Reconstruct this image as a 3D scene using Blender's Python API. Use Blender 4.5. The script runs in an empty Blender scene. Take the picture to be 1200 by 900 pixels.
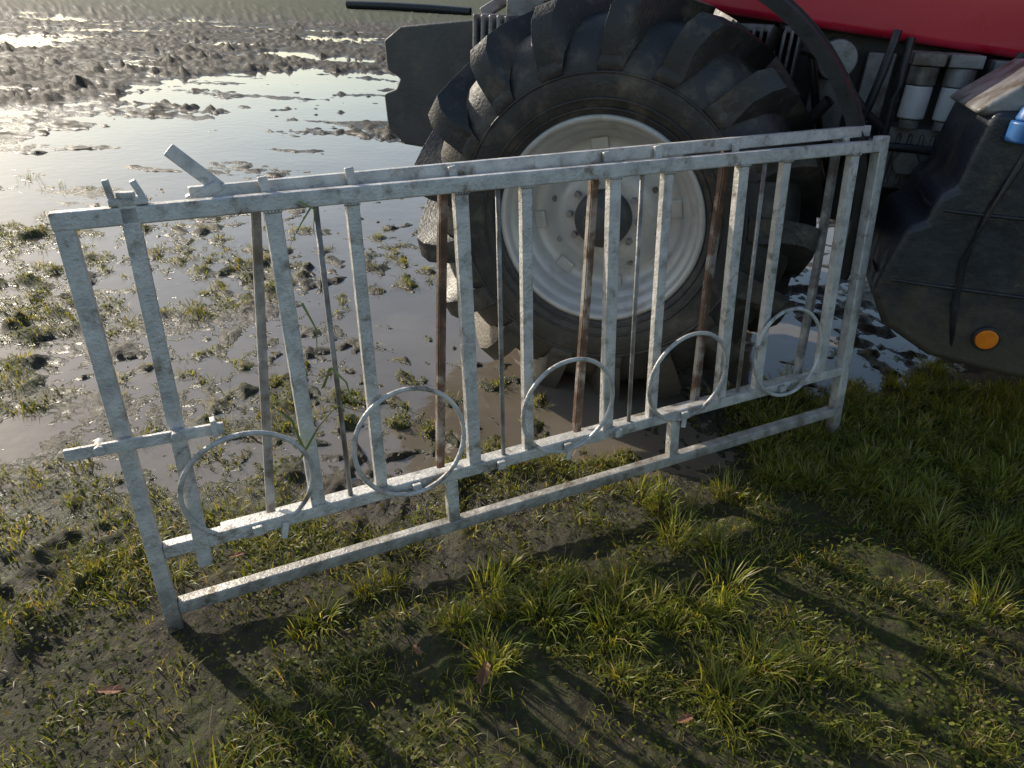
import bpy, math, random
import numpy as np
from mathutils import Vector, Matrix
random.seed(3); rng=np.random.default_rng(5)
sc=bpy.context.scene
# ---------------------------------------------------------------- helpers
def newmat(name):
    m=bpy.data.materials.new(name); m.use_nodes=True
    nt=m.node_tree; nt.nodes.clear()
    o=nt.nodes.new('ShaderNodeOutputMaterial')
    return m,nt,o
def N(nt,t,**k):
    n=nt.nodes.new(t)
    for a,b in k.items(): setattr(n,a,b)
    return n
def L(nt,a,b): nt.links.new(a,b)
def noise(nt,scale,detail=4,rough=.55,vec=None):
    n=N(nt,'ShaderNodeTexNoise'); n.inputs['Scale'].default_value=scale
    n.inputs['Detail'].default_value=detail; n.inputs['Roughness'].default_value=rough
    if vec is not None: L(nt,vec,n.inputs['Vector'])
    return n.outputs['Fac']
def ramp(nt,fac,stops):
    r=N(nt,'ShaderNodeValToRGB'); e=r.color_ramp.elements
    while len(e)<len(stops): e.new(.5)
    for i,(p,c) in enumerate(stops):
        e[i].position=p; e[i].color=(c[0],c[1],c[2],1) if not isinstance(c,(int,float)) else (c,c,c,1)
    L(nt,fac,r.inputs['Fac']); return r.outputs['Color']
def mix(nt,f,a,b,mode='MIX'):
    m=N(nt,'ShaderNodeMix',data_type='RGBA',blend_type=mode)
    for s,v in ((m.inputs[0],f),(m.inputs[6],a),(m.inputs[7],b)):
        if isinstance(v,bpy.types.NodeSocket): L(nt,v,s)
        else: s.default_value=v if isinstance(v,(int,float)) else (v[0],v[1],v[2],1)
    return m.outputs[2]
def simple(name,stops,scale=8,rough=(.4,.6),metal=0,bump=.1,bscale=60,coat=0,dirt=None,dirtpos=(.5,.65),low=None):
    m,nt,o=newmat(name); p=N(nt,'ShaderNodeBsdfPrincipled'); L(nt,p.outputs[0],o.inputs[0])
    tc=N(nt,'ShaderNodeTexCoord').outputs['Object']
    c=ramp(nt,noise(nt,scale,6,.6,tc),stops)
    if dirt:
        f=ramp(nt,noise(nt,scale*.6+3,8,.7,tc),[(dirtpos[0],0.0),(dirtpos[1],1.0)])
        c=mix(nt,f,c,dirt)
    if low:   # splashed mud near the ground, ragged upper edge
        pos=N(nt,'ShaderNodeNewGeometry').outputs['Position']; sp=N(nt,'ShaderNodeSeparateXYZ'); L(nt,pos,sp.inputs[0])
        a=N(nt,'ShaderNodeMath',operation='MULTIPLY_ADD'); L(nt,noise(nt,14,7,.7,tc),a.inputs[0]); a.inputs[1].default_value=low[1]*2.2; L(nt,sp.outputs[2],a.inputs[2])
        mr=N(nt,'ShaderNodeMapRange'); L(nt,a.outputs[0],mr.inputs[0]); mr.inputs[1].default_value=low[0]+low[1]*.9; mr.inputs[2].default_value=low[0]+low[1]*1.9
        mr.inputs[3].default_value=.85; mr.inputs[4].default_value=0
        c=mix(nt,mr.outputs[0],c,low[2])
    L(nt,c,p.inputs['Base Color'])
    r=ramp(nt,noise(nt,scale*2,4,.6,tc),[(.3,rough[0]),(.7,rough[1])]); L(nt,r,p.inputs['Roughness'])
    p.inputs['Metallic'].default_value=metal; p.inputs['Coat Weight'].default_value=coat
    b=N(nt,'ShaderNodeBump'); b.inputs['Strength'].default_value=bump; b.inputs['Distance'].default_value=.01
    L(nt,noise(nt,bscale,5,.6,tc),b.inputs['Height']); L(nt,b.outputs[0],p.inputs['Normal'])
    return m
def empty(name,M=None):
    e=bpy.data.objects.new(name,None); sc.collection.objects.link(e); e.empty_display_size=.2
    if M is not None: e.matrix_world=M
    return e
def mk(name,v,f,mat,parent=None,bevel=0,smooth=False,seg=2):
    me=bpy.data.meshes.new(name); me.from_pydata([tuple(a) for a in v],[],[tuple(a) for a in f]); me.update()
    import bmesh
    bm=bmesh.new(); bm.from_mesh(me); bmesh.ops.recalc_face_normals(bm,faces=bm.faces); bm.to_mesh(me); bm.free()
    ob=bpy.data.objects.new(name,me); sc.collection.objects.link(ob); me.materials.append(mat)
    if parent: ob.parent=parent
    if smooth: me.polygons.foreach_set('use_smooth',[True]*len(me.polygons))
    if bevel:
        b=ob.modifiers.new('b','BEVEL'); b.width=bevel; b.segments=seg; b.limit_method='ANGLE'; b.angle_limit=math.radians(35)
        me.polygons.foreach_set('use_smooth',[True]*len(me.polygons))
        w=ob.modifiers.new('w','WEIGHTED_NORMAL'); w.keep_sharp=True
    return ob
class G:
    def __init__(s): s.v=[]; s.f=[]
    def add(s,v,f):
        o=len(s.v); s.v+=[tuple(a) for a in v]; s.f+=[tuple(i+o for i in a) for a in f]
    def box(s,x0,x1,y0,y1,z0,z1):
        s.add([(x0,y0,z0),(x1,y0,z0),(x1,y1,z0),(x0,y1,z0),(x0,y0,z1),(x1,y0,z1),(x1,y1,z1),(x0,y1,z1)],
          [(0,3,2,1),(4,5,6,7),(0,1,5,4),(1,2,6,5),(2,3,7,6),(3,0,4,7)])
    def beam(s,a,b,w,t,ref=(0,1,0)):
        a=Vector(a); b=Vector(b); d=(b-a).normalized(); r=Vector(ref); sd=d.cross(r).normalized(); r=sd.cross(d).normalized()
        v=[]
        for p in (a,b):
            for i,j in ((-1,-1),(1,-1),(1,1),(-1,1)): v.append(p+sd*w/2*i+r*t/2*j)
        s.add(v,[(0,1,2,3),(7,6,5,4),(0,4,5,1),(1,5,6,2),(2,6,7,3),(3,7,4,0)])
    def cyl(s,a,b,r,n=20,r2=None):
        a=Vector(a); b=Vector(b); d=(b-a).normalized(); q=d.to_track_quat('Z','Y'); r2=r if r2 is None else r2
        v=[]
        for p,rr in ((a,r),(b,r2)):
            for i in range(n):
                t=2*math.pi*i/n; v.append(p+q@Vector((math.cos(t)*rr,math.sin(t)*rr,0)))
        f=[(i,(i+1)%n,n+(i+1)%n,n+i) for i in range(n)]+[tuple(range(n-1,-1,-1)),tuple(range(n,2*n))]
        s.add(v,f)
    def tube(s,pts,r,n=8,closed=False):
        P=[Vector(p) for p in pts]; k=len(P); v=[]
        for i,p in enumerate(P):
            if closed: d=P[(i+1)%k]-P[i-1]
            else: d=P[min(i+1,k-1)]-P[max(i-1,0)]
            q=d.normalized().to_track_quat('Z','Y')
            for j in range(n):
                t=2*math.pi*j/n; v.append(p+q@Vector((math.cos(t)*r,math.sin(t)*r,0)))
        f=[]
        for i in range(k if closed else k-1):
            for j in range(n):
                i2=(i+1)%k; f.append((i*n+j,i*n+(j+1)%n,i2*n+(j+1)%n,i2*n+j))
        s.add(v,f)
    def prism(s,poly,y0,y1):
        n=len(poly); v=[(x,y0,z) for x,z in poly]+[(x,y1,z) for x,z in poly]
        f=[(i,(i+1)%n,n+(i+1)%n,n+i) for i in range(n)]+[tuple(range(n-1,-1,-1)),tuple(range(n,2*n))]
        s.add(v,f)
    def rev(s,prof,cx,cz,n=96,a0=0,a1=2*math.pi):
        full=abs(a1-a0-2*math.pi)<1e-6; m=len(prof); v=[]; k=n if full else n+1
        for i in range(k):
            t=a0+(a1-a0)*i/n
            for y,r in prof: v.append((cx+r*math.cos(t),y,cz+r*math.sin(t)))
        f=[]
        for i in range(n):
            i2=(i+1)%k
            for j in range(m-1): f.append((i*m+j,i*m+j+1,i2*m+j+1,i2*m+j))
        s.add(v,f)
def fastmesh(name,verts,faces,mat,cols=None,smooth=False,parent=None):
    me=bpy.data.meshes.new(name); me.vertices.add(len(verts)); me.vertices.foreach_set('co',verts.astype(np.float32).ravel())
    nl=sum(f.size for f in faces); npoly=sum(len(f) for f in faces)
    me.loops.add(nl); me.loops.foreach_set('vertex_index',np.concatenate([f.ravel() for f in faces]).astype(np.int32))
    me.polygons.add(npoly)
    tot=np.concatenate([np.full(len(f),f.shape[1]) for f in faces]); st=np.concatenate([[0],np.cumsum(tot)[:-1]])
    me.polygons.foreach_set('loop_start',st.astype(np.int32))
    if smooth: me.polygons.foreach_set('use_smooth',np.ones(npoly,bool))
    me.update(calc_edges=True)
    if cols is not None:
        a=me.color_attributes.new('Col','FLOAT_COLOR','POINT'); c=np.ones((len(verts),4),np.float32); c[:,:3]=cols
        a.data.foreach_set('color',c.ravel())
    me.materials.append(mat); ob=bpy.data.objects.new(name,me); sc.collection.objects.link(ob)
    if parent: ob.parent=parent
    return ob
perm=rng.permutation(256); perm=np.concatenate([perm,perm])
def pn(x,y,seed=0):
    x=np.asarray(x,float)+seed*17.31; y=np.asarray(y,float)+seed*9.77
    xi=np.floor(x).astype(int); yi=np.floor(y).astype(int); xf=x-xi; yf=y-yi
    u=xf**3*(xf*(xf*6-15)+10); w=yf**3*(yf*(yf*6-15)+10)
    def g(ix,iy,dx,dy):
        h=perm[(perm[ix&255]+iy)&255]*(2*np.pi/256); return np.cos(h)*dx+np.sin(h)*dy
    a=g(xi,yi,xf,yf); b=g(xi+1,yi,xf-1,yf); c=g(xi,yi+1,xf,yf-1); d=g(xi+1,yi+1,xf-1,yf-1)
    return (a*(1-u)+b*u)*(1-w)+(c*(1-u)+d*u)*w*1.0
def fbm(x,y,o=4,seed=0):
    s=0;a=1;t=0
    for i in range(o): s=s+a*pn(x*2**i,y*2**i,seed+i*3); t+=a; a*=.5
    return s/t*1.5
def ss(a,b,x): t=np.clip((x-a)/(b-a),0,1); return t*t*(3-2*t)
# ---------------------------------------------------------------- camera
cam=bpy.data.cameras.new('Camera'); co=bpy.data.objects.new('Camera',cam); sc.collection.objects.link(co)
cam.sensor_width=36; cam.lens=24.6; cam.clip_end=2000; cam.clip_start=.05
co.matrix_world=Matrix.Translation((0,0,1.46))@Matrix.Rotation(math.radians(60.5),4,'X')@Matrix.Rotation(math.radians(2.5),4,'Z')
sc.camera=co
# ---------------------------------------------------------------- light
AZ=math.radians(-52); EL=math.radians(25)
S=Vector((math.sin(AZ)*math.cos(EL),math.cos(AZ)*math.cos(EL),math.sin(EL)))
sl=bpy.data.lights.new('sun','SUN'); sl.energy=5.0; sl.angle=math.radians(.6); sl.color=(1,.90,.74)
so=bpy.data.objects.new('sun',sl); sc.collection.objects.link(so); so.rotation_euler=S.to_track_quat('Z','Y').to_euler()
w=bpy.data.worlds.new('World'); sc.world=w; w.use_nodes=True; nt=w.node_tree
bg=nt.nodes['Background']; sky=nt.nodes.new('ShaderNodeTexSky'); sky.sky_type='NISHITA'; sky.sun_disc=False
sky.sun_elevation=EL; sky.sun_rotation=AZ; sky.air_density=1.15; sky.dust_density=1.1; sky.ozone_density=1.0
nt.links.new(sky.outputs[0],bg.inputs[0]); bg.inputs[1].default_value=.15
sc.view_settings.view_transform='Standard'; sc.view_settings.look='None'; sc.view_settings.exposure=0
# ---------------------------------------------------------------- materials
MUD=(.095,.078,.055)
galv=simple('galvanised_steel',[(.3,(.38,.375,.365)),(.48,(.56,.55,.53)),(.62,(.66,.645,.62)),(.75,(.76,.745,.72))],scale=22,rough=(.3,.6),metal=.28,bump=.4,bscale=110,dirt=(.19,.15,.105),dirtpos=(.53,.68),low=(.08,.14,(.13,.105,.075)))
galvd=simple('dull_galvanised_steel',[(.35,(.16,.15,.14)),(.5,(.30,.29,.28)),(.65,(.46,.45,.43))],scale=14,rough=(.4,.65),metal=.25,bump=.35,bscale=110,dirt=(.14,.10,.07),dirtpos=(.5,.68))
rusty=simple('rusty_steel',[(.35,(.06,.036,.025)),(.5,(.14,.09,.065)),(.6,(.36,.33,.30))],scale=11,rough=(.45,.75),metal=.25,bump=.35,bscale=120)
rubber=simple('tyre_rubber',[(.3,(.022,.022,.023)),(.7,(.044,.042,.040))],scale=7,rough=(.34,.58),bump=.35,bscale=80,dirt=(.13,.11,.085),dirtpos=(.51,.68),low=(.18,.35,(.085,.07,.05)))
rimm=simple('rim_paint',[(.3,(.50,.49,.47)),(.7,(.63,.62,.59))],scale=6,rough=(.3,.5),metal=.25,bump=.08,dirt=(.33,.28,.22),dirtpos=(.52,.76))
red=simple('red_paint',[(.3,(.58,.014,.04)),(.7,(.65,.022,.055))],scale=4,rough=(.25,.35),coat=.5,bump=.02)
blackp=simple('black_plastic',[(.3,(.016,.017,.02)),(.7,(.035,.036,.04))],scale=9,rough=(.3,.5),bump=.15,dirt=(.10,.085,.065),dirtpos=(.56,.78))
tankm=simple('tank_plastic',[(.3,(.018,.021,.028)),(.7,(.033,.038,.049))],scale=5,rough=(.26,.48),bump=.4,bscale=22,dirt=MUD,dirtpos=(.52,.70),low=(.50,.28,MUD))
castm=simple('cast_iron',[(.3,(.055,.056,.058)),(.7,(.095,.095,.093))],scale=9,rough=(.4,.65),bump=.3,dirt=(.15,.125,.095),dirtpos=(.53,.75))
greym=simple('grey_metal',[(.3,(.22,.22,.22)),(.7,(.36,.36,.35))],scale=9,rough=(.35,.55),metal=.3,bump=.2,dirt=(.12,.1,.075))
white=simple('white_label',[(.3,(.6,.6,.58)),(.7,(.76,.76,.74))],scale=9,rough=(.35,.5),bump=.02)
bluep=simple('blue_plastic',[(.3,(.03,.12,.32)),(.7,(.05,.16,.4))],scale=9,rough=(.3,.5),bump=.05)
orange=simple('orange_reflector',[(.3,(.85,.2,.01)),(.7,(.95,.28,.02))],scale=30,rough=(.15,.25),bump=.2,bscale=300)
def ground_mat():
    m,nt,o=newmat('mud_ground'); p=N(nt,'ShaderNodeBsdfPrincipled'); L(nt,p.outputs[0],o.inputs[0])
    geo=N(nt,'ShaderNodeNewGeometry'); pos=geo.outputs['Position']
    sep=N(nt,'ShaderNodeSeparateXYZ'); L(nt,pos,sep.inputs[0])
    n1=noise(nt,7,8,.65,pos); n2=noise(nt,55,5,.65,pos)
    mud=ramp(nt,n1,[(.3,(.022,.016,.010)),(.5,(.042,.032,.021)),(.72,(.078,.060,.040))])
    mud=mix(nt,ramp(nt,n2,[(.45,0.),(.75,.45)]),mud,(.10,.08,.055))
    at=N(nt,'ShaderNodeAttribute'); at.attribute_name='Col'
    sp=N(nt,'ShaderNodeSeparateColor'); L(nt,at.outputs['Color'],sp.inputs[0])
    veg=ramp(nt,noise(nt,90,4,.7,pos),[(.3,(.022,.032,.006)),(.55,(.055,.07,.012)),(.75,(.12,.125,.025))])
    mm=N(nt,'ShaderNodeMath',operation='MULTIPLY'); L(nt,sp.outputs[0],mm.inputs[0])
    L(nt,ramp(nt,noise(nt,22,6,.7,pos),[(.36,0.),(.58,1.)]),mm.inputs[1])
    c=mix(nt,mm.outputs[0],mud,veg)
    wet=N(nt,'ShaderNodeMapRange'); L(nt,sep.outputs[2],wet.inputs[0]); wet.inputs[1].default_value=.0; wet.inputs[2].default_value=.028
    wet.inputs[3].default_value=.6; wet.inputs[4].default_value=1.0
    c=mix(nt,1.0,c,wet.outputs[0],'MULTIPLY'); L(nt,c,p.inputs['Base Color'])
    r=N(nt,'ShaderNodeMapRange'); L(nt,sep.outputs[2],r.inputs[0]); r.inputs[1].default_value=.0; r.inputs[2].default_value=.024
    r.inputs[3].default_value=.2; r.inputs[4].default_value=.72; L(nt,r.outputs[0],p.inputs['Roughness'])
    p.inputs['Specular IOR Level'].default_value=.3
    b=N(nt,'ShaderNodeBump'); b.inputs['Strength'].default_value=.8; b.inputs['Distance'].default_value=.018
    L(nt,noise(nt,45,8,.7,pos),b.inputs['Height']); L(nt,b.outputs[0],p.inputs['Normal'])
    return m
def water_mat():
    m,nt,o=newmat('muddy_water'); p=N(nt,'ShaderNodeBsdfPrincipled'); L(nt,p.outputs[0],o.inputs[0])
    pos=N(nt,'ShaderNodeNewGeometry').outputs['Position']
    L(nt,ramp(nt,noise(nt,1.3,5,.6,pos),[(.3,(.11,.09,.068)),(.7,(.20,.17,.135))]),p.inputs['Base Color'])
    p.inputs['Roughness'].default_value=.05; p.inputs['IOR'].default_value=1.75
    b=N(nt,'ShaderNodeBump'); b.inputs['Strength'].default_value=.15; b.inputs['Distance'].default_value=.01
    L(nt,noise(nt,9,3,.5,pos),b.inputs['Height']); L(nt,b.outputs[0],p.inputs['Normal'])
    return m
def leaf_mat(name,tr=.35):
    m,nt,o=newmat(name); at=N(nt,'ShaderNodeAttribute'); at.attribute_name='Col'
    p=N(nt,'ShaderNodeBsdfPrincipled'); L(nt,at.outputs['Color'],p.inputs['Base Color']); p.inputs['Roughness'].default_value=.42
    t=N(nt,'ShaderNodeBsdfTranslucent')
    L(nt,mix(nt,1.0,at.outputs['Color'],(2.2,1.8,.7),'MULTIPLY'),t.inputs[0])
    x=N(nt,'ShaderNodeMixShader'); x.inputs[0].default_value=tr; L(nt,p.outputs[0],x.inputs[1]); L(nt,t.outputs[0],x.inputs[2]); L(nt,x.outputs[0],o.inputs[0])
    return m
# ---------------------------------------------------------------- terrain
def sdist(x,y): return (x+.819)*(-.461)+(y-1.216)*.887   # distance behind barrier line
def height(x,y,fine=True):
    s=sdist(x,y)
    big=fbm(x*.5,y*.5,3,1); med=fbm(x*1.6,y*1.6,3,2)
    base=.002+.012*big+.018*med
    base=base+.032*ss(.1,-.55,s)*ss(-6,-2,x)
    base=base+.03*np.exp(-((x+.84)**2+(y-1.2)**2)/.25)
    base=base-.012*np.exp(-((x-1.3)**2+(y-2.5)**2)/.3)
    base=base+.02*np.exp(-((x-1.5)**2/.5+(y-2.35)**2/.1))
    e=big*1.1+med*.6
    pond=ss(4.3,6.0,y+e*1.9)*ss(8.7,7.7,y+e*1.8)*ss(2.8,1.5,x+e)
    lobe=np.clip(1.35-((x+3.2+e*1.2)/2.2)**2-((y-11.2+e*2)/2.6)**2,0,1)
    p=np.clip(pond+ss(0,.4,lobe)*.8,0,1)
    rid=ss(.0,.2,fbm(x*.5+7,y*1.6,4,23))*ss(-.3,-2.2,x)
    sh=ss(-.9,-.3,x)*ss(.9,.3,x)*ss(1.9,2.6,y)
    base=base-.045*p+.050*rid*p-.017*sh*(1-p)
    far=ss(8.0,9.5,y)*(1-p); base=base+.022*far+.015*ss(25,40,y)-.07*far*ss(.04,.3,fbm(x*.3,y*.75,4,29))*ss(34,20,y)
    if fine:
        wx=x+.05*pn(x*9,y*9,31); wy=y+.05*pn(x*9,y*9,37)
        c1=np.clip(pn(wx*7,wy*7,41)-.02,0,1)*(.085); c2=np.clip(pn(wx*14,wy*14,43),0,1)*.05; c3=pn(x*32,y*32,47)*.011
        c0=np.clip(pn(wx*3.1,wy*4.2,45)-.22,0,1)*.16*ss(3.5,5,y)
        am=.35+.65*ss(-.1,.5,fbm(x*.8,y*.8,2,51)+.15)
        near=ss(-.2,.6,s); am=am*(.45+.55*near)*(1-.35*p)
        am=am*(1+1.0*far*ss(60,20,y))
        base=base+(c1+c2+c0)*am+c3*(.6+.4*near)*(1-.6*p)
        base=base-.009*near
    return base
def vegmask(x,y):
    s=sdist(x,y)
    n1=fbm(x*1.3,y*1.3,3,61)
    a=ss(.1,-.38,s+.3*n1)*(.32+.68*ss(-.2,.2,n1+.12))
    a=a*(.5+.5*ss(-1.0,-.1,x+.25*(y-1)))
    a=a+.3*ss(.3,.0,s)*ss(-.1,.25,fbm(x*3,y*3,2,63))
    b=ss(-.2,.3,s)*ss(5.0,3.8,y)*.8*ss(-.2,.28,fbm(x*1.5,y*1.5,3,65)+.12)*ss(1.3,.0,x)
    r=1.0*np.exp(-((x-1.7)**2/.6+(y-2.3)**2/.2))
    l=.7*np.exp(-((x+4.9)**2/1.6+(y-5.6)**2/.12))+.5*np.exp(-((x+3.2)**2/.8+(y-3.9)**2/.3))
    f=ss(26,40,y+fbm(x*.2,y*.2,2,71)*8)
    return np.clip(a+b+r+l+f,0,1)
def rows():
    r=[.2]
    while r[-1]<500:
        k=r[-1]; d=.03 if k<.8 else (.0062*k if k<9 else (.010*k if k<30 else .06*k)); r.append(k+max(d,.006))
    return np.array(r)
R=rows()
dense=np.linspace(-48,48,580); side=np.concatenate([np.linspace(-180,-48,70)[:-1],dense,np.linspace(48,180,70)[1:-1]])
A_=np.radians(side); nr=len(R); na=len(A_)
RR,AA=np.meshgrid(R,A_,indexing='ij'); X=RR*np.sin(AA); Y=RR*np.cos(AA); Z=height(X,Y)
V=np.stack([X.ravel(),Y.ravel(),Z.ravel()],1); V=np.vstack([V,[[0,0,.02]]])
i=np.arange(nr-1)[:,None]; j=np.arange(na)[None,:]; j2=(j+1)%na
F=np.stack([(i*na+j).ravel(),(i*na+j2).ravel()*1,((i+1)*na+j2).ravel(),((i+1)*na+j).ravel()],1)[:, ::-1]
jj=np.arange(na); T=np.stack([np.full(na,nr*na),(jj+1)%na,jj],1)
vm=vegmask(V[:,0],V[:,1]); fastmesh('ground',V,[F,T],ground_mat(),np.stack([vm]*3,1),smooth=True)
mk('puddle_water',[(-40,-3,0),(40,-3,0),(40,60,0),(-40,60,0)],[(0,1,2,3)],water_mat())
# ---------------------------------------------------------------- grass
def blades(px,py,h,wd,lean,col,azi=None):
    n=len(px); z=height(px,py); a=rng.uniform(0,2*np.pi,n) if azi is None else azi
    dx=np.cos(a);dy=np.sin(a); tw=a+np.pi/2+rng.normal(0,.5,n); sx=np.cos(tw)*wd/2; sy=np.sin(tw)*wd/2
    v=np.zeros((n,7,3)); lv=[(0,0,1),(.38,.16,1.0),(.75,.55,.75)]
    for k,(t,l,ww) in enumerate(lv):
        cx=px+dx*lean*h*l; cy=py+dy*lean*h*l; cz=z-.004+h*t*(1-.25*lean*l)
        v[:,2*k]=np.stack([cx-sx*ww,cy-sy*ww,cz],1); v[:,2*k+1]=np.stack([cx+sx*ww,cy+sy*ww,cz],1)
    v[:,6]=np.stack([px+dx*lean*h,py+dy*lean*h,z+h*(1-.42*lean)],1)
    b=np.arange(n)[:,None]*7
    q=np.concatenate([b+np.array([[0,1,3,2]]),b+np.array([[2,3,5,4]])]); t=b+np.array([[4,5,6]])
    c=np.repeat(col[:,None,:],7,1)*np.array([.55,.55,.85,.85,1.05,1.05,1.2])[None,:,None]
    return v.reshape(-1,3),q,t,c.reshape(-1,3)
def gcol(n,dry=.12):
    t=rng.random((n,1)); a=np.array([.08,.115,.016]); b=np.array([.26,.28,.045]); c=a*(1-t)+b*t
    d=rng.random(n)<dry; c[d]=np.array([.34,.28,.14])*rng.uniform(.5,1.1,(d.sum(),1)); return c
def visible(x,y): return (np.abs(x)<(y+.35)*.95+.5)
parts=[]
def scatter(n,x0,x1,y0,y1,fn):
    x=rng.uniform(x0,x1,n); y=rng.uniform(y0,y1,n); k=(rng.random(n)<fn(x,y))&(height(x,y)>.001); return x[k],y[k]
x,y=scatter(330000,-2.6,3.2,.35,3.6,lambda x,y:(vegmask(x,y)**1.3*ss(-.25,.3,fbm(x*4.5,y*4.5,3,81)))*visible(x,y)*(sdist(x,y)<.45))
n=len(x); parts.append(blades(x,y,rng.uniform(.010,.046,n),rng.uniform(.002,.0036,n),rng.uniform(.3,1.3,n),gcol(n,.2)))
def clumps(nc,x0,x1,y0,y1,fn,hr,nb,rad,dry=.1,br=1.0):
    cx,cy=scatter(nc,x0,x1,y0,y1,fn); m=len(cx); sz=rng.uniform(.4,1.2,m)
    idx=np.repeat(np.arange(m),nb); k=len(idx); a=rng.uniform(0,2*np.pi,k); r=rad*np.sqrt(rng.random(k))*sz[idx]
    px=cx[idx]+np.cos(a)*r; py=cy[idx]+np.sin(a)*r; h=rng.uniform(hr[0],hr[1],k)*sz[idx]
    ct=rng.uniform(.75,1.35,m)[idx][:,None]*br
    return blades(px,py,h,rng.uniform(.0018,.0040,k),rng.uniform(.25,1.2,k),gcol(k,dry)*ct,azi=a+rng.normal(0,.5,k))
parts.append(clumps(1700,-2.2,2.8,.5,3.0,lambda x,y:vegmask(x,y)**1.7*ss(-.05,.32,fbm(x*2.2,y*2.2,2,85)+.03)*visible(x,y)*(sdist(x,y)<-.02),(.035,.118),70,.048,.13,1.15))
parts.append(clumps(9000,-4.8,1.5,1.2,5.4,lambda x,y:vegmask(x,y)*1.3*visible(x,y)*(sdist(x,y)>.0),(.012,.045),14,.036,.2,1.05))
parts.append(clumps(1300,.9,3.6,1.9,2.9,lambda x,y:vegmask(x,y),(.035,.085),50,.05,.15,1.25))
parts.append(clumps(600,-7,-3.2,5.1,6.4,lambda x,y:vegmask(x,y),(.03,.09),20,.08))
def merge(parts):
    vs=[];qs=[];ts=[];cs=[];o=0
    for v,q,t,c in parts: vs.append(v);qs.append(q+o);ts.append(t+o);cs.append(c);o+=len(v)
    return np.vstack(vs),[np.vstack(qs),np.vstack(ts)],np.vstack(cs)
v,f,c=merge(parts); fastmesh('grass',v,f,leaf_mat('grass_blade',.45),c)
def leaflets(x,y,sz,hh,col):
    n=len(x); z=height(x,y)+hh; a=rng.uniform(0,2*np.pi,n)
    nx=rng.normal(0,.45,n); ny=rng.normal(0,.45,n)
    v=np.zeros((n,6,3))
    for k in range(6):
        t=a+k*np.pi/3; rr=sz*(1 if k%3 else 1.35); dx=np.cos(t)*rr; dy=np.sin(t)*rr
        v[:,k]=np.stack([x+dx,y+dy,z+dx*nx+dy*ny],1)
    b=np.arange(n)[:,None]*6; return v.reshape(-1,3),b+np.arange(6)[None],np.repeat(col,6,0)
x,y=scatter(190000,-2.6,3.2,.35,3.4,lambda x,y:(vegmask(x,y)+.08)*ss(-.12,.28,fbm(x*3,y*3,3,91)+.08)*visible(x,y)*(sdist(x,y)<.4)); n=len(x)
x2,y2=scatter(160000,-4.8,1.6,1.2,5.2,lambda x,y:vegmask(x,y)*1.3*(sdist(x,y)>.1)*visible(x,y)*ss(-.1,.25,fbm(x*6,y*6,2,95))); 
x=np.concatenate([x,x2]);y=np.concatenate([y,y2]); n=len(x)
v,f,c=leaflets(x,y,rng.uniform(.0016,.0048,n),rng.uniform(.002,.020,n),gcol(n,.08)*.6)
cm=leaf_mat('clover_leaf',.35); fastmesh('clover',v,[f],cm,c)
for nd in cm.node_tree.nodes:
    if nd.type=='BSDF_PRINCIPLED': nd.inputs['Specular IOR Level'].default_value=.2; nd.inputs['Roughness'].default_value=.6
lm=simple('dead_leaf',[(.3,(.14,.06,.03)),(.7,(.26,.12,.06))],scale=60,rough=(.6,.8),bump=.3)
g=G()
for (lx,ly,s_) in ((-.035,1.07,.03),(-.86,1.0,.024),(-.2,1.15,.016),(.42,1.0,.018),(.35,.85,.02),(-.75,1.45,.018)):
    z0=float(height(np.array([lx]),np.array([ly]))[0])+.028; a=random.uniform(0,6)
    pts=[(1.3,0,.1),(.9,.35,.22),(.5,.30,.2),(.2,.62,.28),(-.2,.4,.12),(-.7,.5,.3),(-.9,.12,.1),(-1.5,.05,.0),(-.9,-.1,.1),(-.7,-.5,.3),(-.1,-.35,.15),(.15,-.6,.3),(.5,-.28,.15),(.9,-.35,.2)]
    vv=[(lx,ly,z0)]+[(lx+s_*(px*math.cos(a)-py*math.sin(a)),ly+s_*(px*math.sin(a)+py*math.cos(a)),z0+s_*pz) for px,py,pz in pts]
    g.add(vv,[(0,k+1,(k+1)%14+1) for k in range(14)])
mk('fallen_leaves',g.v,g.f,lm)
# ---------------------------------------------------------------- feed barriers
D=Vector((.8874,.4609,.0117)).normalized(); U=Vector((-.0695,.1060,.9919)); Bk=U.cross(D).normalized(); U=D.cross(Bk).normalized()
M=Matrix((( D.x,Bk.x,U.x,-.819),(D.y,Bk.y,U.y,1.216),(D.z,Bk.z,U.z,.095),(0,0,0,1)))
fb=empty('feed_barrier',M)
Lg=2.3; TH=.947; MH=.166
g=G()
g.beam((0,0,-.13),(0,0,TH+.018),.036,.036)
g.beam((Lg,0,-.19),(Lg,0,TH+.03),.04,.036)
g.beam((.018,0,0),(Lg-.02,0,0),.034,.034)
g.beam((.018,0,MH),(Lg-.02,0,MH),.034,.033)
g.beam((-.02,0,TH),(Lg-.02,0,TH),.036,.038)
mk('frame',g.v,g.f,galv,fb,bevel=.004)
g=G()
for u in (.39,.83,1.273,1.72,2.18): g.beam((u-.003,0,MH+.01),(u,0,TH-.01),.036,.026)
for u in (.562,1.005,1.446,1.888): g.beam((u-.006,.002,MH+.01),(u+.004,.002,TH-.01),.03,.024)
g.beam((.1,-.004,.10),(.118,-.004,TH+.045),.034,.03)
g.beam((.753,0,.015),(.753,0,MH-.01),.034,.028); g.beam((1.533,0,.015),(1.533,0,MH-.01),.034,.028)
mk('bars',g.v,g.f,galv,fb,bevel=.003)
g=G()
for u in (.478,.925,1.36,1.803): g.cyl((u-.006,0,MH),(u+.006,0,TH),.0065,10)
mk('rods',g.v,g.f,galvd,fb,smooth=True)
g=G()
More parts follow.
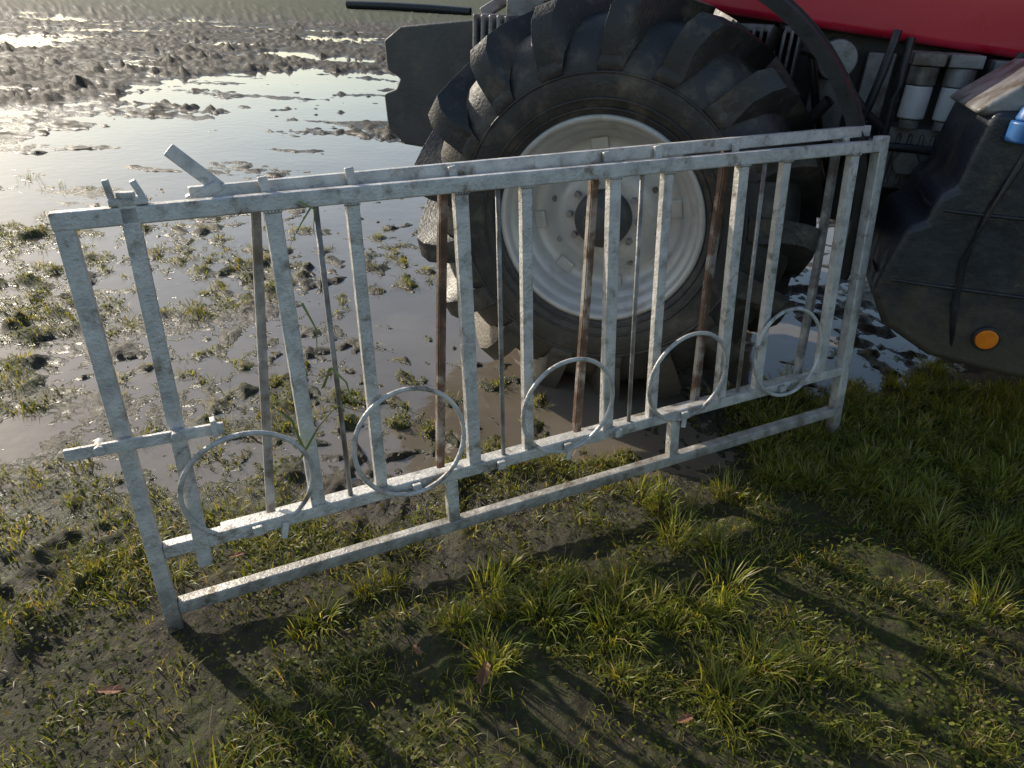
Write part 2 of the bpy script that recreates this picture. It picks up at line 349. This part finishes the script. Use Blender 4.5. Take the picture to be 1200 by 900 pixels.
for u,wd in ((.232,.296),(.64,.308),(1.12,.3),(1.555,.3),(1.98,.302)):
    r=.15; tl=random.uniform(-.04,.02)
    g.tube([(u+r*math.cos(t),-.03+tl*math.sin(t)*.6,wd+r*math.sin(t)) for t in [2*math.pi*k/56 for k in range(56)]],.0066,8,True)
mk('bucket_rings',g.v,g.f,galv,fb,smooth=True)
g=G()
for u in (.39,.562,.83,1.005,1.273,1.446,1.72,1.888,2.18):
    for w_ in (MH+.018,TH-.02):
        for k in range(5): g.cyl((u-.015+k*.0075,-.0165,w_-.001),(u-.015+k*.0075+.001,-.0125,w_+.002),.0042,6,.003)
mk('weld_beads',g.v,g.f,galv,fb,smooth=True)
g=G()
g.beam((-.11,-.035,.475),(.205,-.03,.462),.026,.012); g.cyl((-.045,-.05,.474),(-.045,-.0,.474),.012,8)
g.box(.178,.19,-.05,-.02,.45,.49); g.cyl((.105,-.05,.468),(.105,.02,.468),.013,6)
g.box(.085,.155,-.022,.022,TH+.02,TH+.034); g.beam((.092,-.0,TH+.03),(.088,0,TH+.07),.012,.03); g.beam((.148,0,TH+.03),(.135,0,TH+.065),.012,.03)
for u,h in ((.39,.05),(.58,.055),(.83,.04),(1.273,.045),(1.44,.05),(1.72,.04),(2.18,.03)):
    g.beam((u,.03,TH+.0),(u-.006,.03,TH+h),.02,.012)
for u in (.232,.647,.9,1.12,1.3,1.555,1.98):
    g.box(u-.012,u+.012,-.032,-.0185,MH-.012,MH+.012)
for u in (.3,1.13,1.56): g.beam((u,-.022,MH-.0),(u-.012,-.03,MH-.04),.016,.008)
mk('latches',g.v,g.f,galv,fb,bevel=.002)
fb2=empty('feed_barrier.001',M)
g=G()
g.beam((.235,.058,.968),(2.3,.058,.99),.034,.03); g.beam((.30,.058,.974),(.212,.062,1.062),.03,.008,ref=(0,1,0))
g.beam((.23,.058,.955),(.30,.058,.985),.024,.034)
mk('top_rail',g.v,g.f,galv,fb2,bevel=.003)
g=G(); g.beam((.15,.052,MH-.018),(2.28,.052,MH-.018),.03,.028); mk('bottom_rail',g.v,g.f,galv,fb2,bevel=.003)
for nm,mt,lst in (('slanted_bars',galvd,((.37,.275),(2.18,2.14))),('rusty_slanted_bars',rusty,((.815,.745),(1.255,1.20),(1.715,1.665)))):
    g=G()
    for (ut,ub) in lst:
        bw=random.uniform(-.008,.008); um=(ut+ub)/2+bw
        g.beam((ub,.050,MH-.005),(um,.053,.571),.019,.006); g.beam((um,.053,.571),(ut,.056,.975),.019,.006)
        g.beam((ub-.009,.061,MH-.004),(um-.009,.064,.571),.005,.018); g.beam((um-.009,.064,.571),(ut-.009,.067,.974),.005,.018)
    mk(nm,g.v,g.f,mt,fb2,bevel=.0012)
g=G()
def strand(pts,w0):
    P=[Vector(p) for p in pts]; v=[]
    for k,p in enumerate(P):
        t=k/(len(P)-1); w_=w0*(1-t*.85); v+= [p+Vector((w_,0,w_*.3)),p-Vector((w_,0,w_*.3))]
    g.add(v,[(2*k,2*k+1,2*k+3,2*k+2) for k in range(len(P)-1)])
strand([(.40,-.02,.93),(.44,-.05,.95),(.47,-.06,.93),(.46,-.06,.88)],.004)
strand([(.47,-.02,.93),(.44,-.04,.90),(.41,-.05,.86)],.004)
strand([(.44,-.01,.50),(.46,-.04,.56),(.49,-.05,.52),(.50,-.05,.45)],.005)
strand([(.36,-.02,.33),(.41,-.05,.42),(.46,-.06,.47),(.52,-.07,.44)],.005)
strand([(.37,-.03,.36),(.35,-.06,.46),(.30,-.07,.52)],.004)
strand([(.42,-.02,.72),(.44,-.04,.66),(.43,-.05,.58)],.003)
sm=simple('straw',[(.3,(.12,.17,.035)),(.7,(.26,.30,.08))],scale=20,rough=(.5,.7)); mk('caught_grass',g.v,g.f,sm,fb)
# ---------------------------------------------------------------- tractor
Tr=empty('tractor',Matrix.Translation((.292,2.545,0))@Matrix.Rotation(math.radians(-17),4,'Z'))
def wheel(cx,cz,y0,sgn,sc_,tag,nl=17):
    W=.56
    half=[(.03,.375),(.012,.39),(-.010,.425),(-.026,.47),(-.028,.52),(-.016,.57),(.006,.62),(.035,.665),(.08,.695),(.15,.708),(.28,.715)]
    prof=half+[(W-y,r) for y,r in half[-2::-1]]
    fy=lambda y:y0+sgn*y*sc_
    g=G(); g.rev([(fy(y),r*sc_) for y,r in prof],cx,cz,120)
    mk(tag+'_tyre',g.v,g.f,rubber,Tr,smooth=True)
    g=G()
    for r_,y_ in ((.412,-.004),(.445,-.019),(.53,-.028)):
        g.tube([(cx+r_*sc_*math.cos(t),fy(y_),cz+r_*sc_*math.sin(t)) for t in [2*math.pi*k/80 for k in range(80)]],.005*sc_,6,True)
    mk(tag+'_tyre_beads',g.v,g.f,rubber,Tr,smooth=True)
    g=G()
    for side in (0,1):
        for k in range(nl):
            a0=2*math.pi*(k+.5*side+.2)/nl+random.uniform(-.012,.012)
            sec=[(-.022,.53,.555,.13,-.05),(-.034,.545,.60,.135,-.045),(-.036,.57,.665,.135,-.03),(-.022,.60,.73,.132,-.01),(.006,.63,.768,.125,.02),(.08,.68,.778,.105,.09),(.17,.70,.782,.085,.18),(.25,.70,.784,.078,.265),(.305,.70,.784,.07,.31)]
            v=[]
            for (y,rb,rt,wd,sh) in sec:
                yy=y if side==0 else W-y
                rt=rt-random.uniform(0,.006); wd=wd*random.uniform(.95,1.04)
                for (r,aa) in ((rb,-wd*.60),(rb,wd*.60),(rt,wd*.42),(rt,-wd*.42)):
                    a=a0-sh+aa; v.append((cx+r*sc_*math.cos(a),fy(yy),cz+r*sc_*math.sin(a)))
            m=len(sec); f=[(0,1,2,3),tuple((m-1)*4+q for q in (3,2,1,0))]
            for q in range(m-1):
                for e in range(4): f.append((q*4+e,q*4+(e+1)%4,q*4+4+(e+1)%4,q*4+4+e))
            g.add(v,f)
    mk(tag+'_tyre_lugs',g.v,g.f,rubber,Tr,bevel=.007*sc_)
    g=G()
    g.rev([(fy(y),r*sc_) for y,r in [(.04,.372),(.018,.392),(.006,.388),(.004,.376),(.012,.366),(.03,.362),(.045,.352),(.05,.338),(.085,.332),(.10,.322),(.105,.305),(.15,.298),(.165,.285),(.168,.255),(.16,.235),(.135,.20),(.118,.185),(.112,.15),(.112,.10),(.112,.0)]],cx,cz,96)
    mk(tag+'_rim',g.v,g.f,rimm,Tr,smooth=True)
    g=G()
    for k in range(8):
        a=2*math.pi*k/8+.2; r=.272*sc_
        c=(cx+r*math.cos(a),cz+r*math.sin(a)); g.beam((c[0],fy(.15),c[1]),(c[0]+.001,fy(.172),c[1]),.07*sc_,.045*sc_,ref=(math.cos(a),0,math.sin(a)))
    mk(tag+'_rim_lugs',g.v,g.f,rimm,Tr,bevel=.006)
    g=G()
    for k in range(8):
        a=2*math.pi*k/8+.2+.39; r=.212*sc_
        c=(cx+r*math.cos(a),cz+r*math.sin(a)); g.cyl((c[0],fy(.138),c[1]),(c[0],fy(.15),c[1]),.012*sc_,16)
    for k in range(10):
        a=2*math.pi*k/10; r=.135*sc_; c=(cx+r*math.cos(a),cz+r*math.sin(a)); g.cyl((c[0],fy(.085),c[1]),(c[0],fy(.115),c[1]),.013*sc_,6)
    mk(tag+'_wheel_nuts',g.v,g.f,greym,Tr)
    g=G(); g.rev([(fy(y),r*sc_) for y,r in [(.115,.11),(.07,.108),(.055,.098),(.045,.07),(.02,.066),(.012,.055),(.01,.0)]],cx,cz,40)
    mk(tag+'_hub',g.v,g.f,castm,Tr,smooth=True)
wheel(0,.71,.0,1,.985,'front_wheel')
wheel(0,.71,2.2,-1,.985,'front_wheel_far')
wheel(2.75,.93,.0,1,1.27,'rear_wheel',19)
wheel(2.75,.93,2.2,-1,1.27,'rear_wheel_far',19)
g=G()
g.rev([(.10,.83),(.096,.87),(.12,.88),(.50,.88),(.50,.872),(.13,.868),(.112,.83),(.10,.83)],.03,.72,40,math.radians(-8),math.radians(68))
for k in range(7):
    yy=.17+k*.045; g.rev([(yy,.882),(yy,.888),(yy+.018,.888),(yy+.018,.882)],.03,.72,30,math.radians(-6),math.radians(66))
mk('front_mudguard',g.v,g.f,blackp,Tr,smooth=False)
g=G(); g.tube([(.35,.5,.72),(.6,.5,.95),(.72,.42,1.15)],.022,8); g.tube([(.2,.55,.8),(.45,.5,1.2),(.5,.42,1.38)],.022,8); mk('mudguard_brackets',g.v,g.f,castm,Tr,smooth=True)
g=G(); g.box(-.09,.09,.5,1.7,.6,.78); g.cyl((0,.12,.72),(0,.5,.72),.14,24); g.cyl((0,1.7,.72),(0,2.08,.72),.14,24)
g.box(-.65,2.6,.82,1.38,.62,.95); g.prism([(-.55,.9),(1.9,.9),(2.0,1.5),(-.5,1.5)],.78,1.42)
mk('chassis',g.v,g.f,castm,Tr,bevel=.02)
g=G()
for k in range(9): g.box(.35+k*.028,.363+k*.028,.62,.79,1.02,1.36)
g.box(.33,.62,.66,.8,1.0,1.03); g.box(.33,.62,.66,.8,1.345,1.375)
g.box(.66,.8,.64,.8,.98,1.2); g.box(.84,.94,.68,.8,1.05,1.3); g.box(1.25,1.6,.6,.8,1.08,1.3); g.cyl((.73,.6,1.27),(.73,.78,1.27),.07,24)
g.cyl((1.38,.56,1.0),(1.38,.8,1.0),.09,24); g.box(.95,1.2,.64,.8,.82,1.05); g.cyl((.9,.6,.95),(.9,.8,.95),.06,20); g.cyl((1.06,.58,.93),(1.06,.66,.93),.05,6)
for k in range(5): g.box(.97+k*.04,.985+k*.04,.62,.66,.84,1.03)
mk('engine_parts',g.v,g.f,greym,Tr,bevel=.006)
g=G()
for (a,b,c_,d) in (((.62,.6,1.35),(.66,.55,1.2),(.7,.57,1.05),(.8,.62,.85)),((.9,.55,1.38),(.88,.5,1.2),(.86,.52,1.0),(.78,.6,.8)),((.95,.56,1.36),(.955,.53,1.15),(.93,.55,.95),(1.0,.6,.8)),((1.3,.52,1.33),(1.25,.5,1.2),(1.28,.52,1.1),(1.4,.55,1.0)),((.5,.58,1.0),(.7,.5,.95),(.9,.52,1.02),(1.2,.55,.98)),((.6,.56,1.3),(.75,.5,1.28),(.8,.5,1.12),(.95,.56,1.05))):
    P=[Vector(q) for q in (a,b,c_,d)]; pts=[]
    for k in range(13):
        t=k/12; pts.append(P[0]*(1-t)**3+P[1]*3*t*(1-t)**2+P[2]*3*t*t*(1-t)+P[3]*t**3)
    g.tube(pts,.016,8)
mk('hoses',g.v,g.f,blackp,Tr,smooth=True)
for k,xx in enumerate((1.03,1.15)):
    g=G(); g.cyl((xx,.6,1.09),(xx,.6,1.205),.046,24); mk('fuel_filter_%d'%(k+1),g.v,g.f,white,Tr,bevel=.006)
    g=G(); g.cyl((xx,.6,1.207),(xx,.6,1.27),.049,24); g.cyl((xx,.6,1.055),(xx,.6,1.088),.036,16); g.box(xx-.055,xx+.055,.55,.72,1.272,1.315); mk('filter_head_%d'%(k+1),g.v,g.f,greym,Tr,bevel=.004)
g=G(); g.prism([(-.62,1.5),(-.3,1.462),(.2,1.41),(1.95,1.25),(2.0,1.9),(1.2,1.93),(0,1.86),(-.5,1.74),(-.66,1.62)],.64,1.54)
mk('bonnet',g.v,g.f,red,Tr,bevel=.03,seg=4)
g=G()
for k in range(6): g.box(.3,1.1,.632,.648,1.55+k*.035,1.565+k*.035)
mk('bonnet_vents',g.v,g.f,blackp,Tr)
g=G()
for (a,b) in (((2.02,.5,1.3),(2.1,.55,2.6)),((3.3,.45,1.5),(3.3,.5,2.6)),((2.02,1.7,1.3),(2.1,1.65,2.6)),((3.3,1.75,1.5),(3.3,1.7,2.6))): g.beam(a,b,.08,.08)
g.box(2.0,3.4,.42,1.78,2.6,2.75); g.box(2.05,3.3,.5,1.7,.95,1.35)
mk('cab_frame',g.v,g.f,blackp,Tr,bevel=.02)
g=G(); 
for (y0,y1) in ((-.05,.5),(1.7,2.25)): g.rev([(y0,1.25),(y0,1.29),(y1,1.29),(y1,1.25)],2.75,.93,30,math.radians(30),math.radians(150))
mk('rear_mudguards',g.v,g.f,red,Tr)
# fuel tank: moulded plastic, bulging lower lobe with stepped front edge
g=G()
g.prism([(1.14,1.20),(1.12,1.08),(1.11,.97),(1.07,.94),(1.06,.86),(1.01,.83),(.985,.72),(.965,.60),(1.03,.49),(1.2,.40),(1.45,.37),(2.1,.37),(2.1,1.22)],.0,.5)
mk('fuel_tank',g.v,g.f,tankm,Tr,bevel=.045,seg=6)
g=G()
for z,x0 in ((.655,.975),(.90,1.062)): g.tube([(x0+.01,.3,z),(x0-.002,.10,z),(x0+.010,.022,z),(x0+.04,-.001,z),(x0+.12,-.004,z),(2.05,-.004,z)],.006,8)
g.tube([(1.27,.05,1.2),(1.262,.01,1.14),(1.25,-.006,1.05),(1.215,-.007,.9),(1.20,-.007,.75),(1.22,-.006,.6),(1.26,.01,.44),(1.28,.1,.39)],.010,8)
mk('tank_seams',g.v,g.f,blackp,Tr,smooth=True)
g=G(); g.prism([(1.09,1.19),(1.13,1.225),(1.25,1.32),(1.6,1.35),(1.6,1.24),(1.12,1.18)],.02,.42); mk('tank_cover',g.v,g.f,greym,Tr,bevel=.02)
g=G(); g.cyl((1.235,-.01,1.12),(1.235,-.01,1.18),.05,28); g.cyl((1.235,-.01,1.18),(1.235,-.01,1.22),.042,28,.03); mk('filler_cap',g.v,g.f,bluep,Tr,bevel=.008)
g=G(); g.cyl((1.345,-.022,.50),(1.345,.01,.50),.034,28); mk('side_reflector',g.v,g.f,orange,Tr,bevel=.004)
g=G(); g.cyl((1.345,-.014,.50),(1.345,.01,.50),.042,28); mk('reflector_housing',g.v,g.f,blackp,Tr,bevel=.003)
def wp(px,py): return (-.913+(px-540)/235, 1.07+(90-py)/232)
poly=[wp(*q) for q in ((480,52),(500,38),(600,26),(612,60),(612,150),(560,158),(500,155),(480,140),(477,104),(492,98),(497,88),(482,80))]
g=G(); 
for k in range(8): g.prism(poly,.62+k*.11,.62+k*.11+.1)
mk('front_weights',g.v,g.f,castm,Tr,bevel=.012,seg=3)
g=G(); g.box(-.66,-.5,.75,1.45,.9,1.3); g.box(-.62,-.45,.7,.78,1.1,1.42)
for k in range(5): g.box(-.72+k*.035,-.70+k*.035,.56,.7,1.20,1.36)
g.beam((-.9,.7,.8),(-.4,.8,.65),.08,.05); g.beam((-.9,1.4,.8),(-.4,1.4,.65),.08,.05); g.beam((-.8,.9,1.35),(-.55,.95,1.5),.05,.05)
mk('front_linkage',g.v,g.f,greym,Tr,bevel=.008)
# ---------------------------------------------------------------- far things
g=G(); g.tube([(-10.5,46,.25),(-8,45.2,.28),(-5.5,44.6,.26),(-3.2,44,.2)],.22,12); mk('drain_pipe',g.v,g.f,blackp,None,smooth=True)
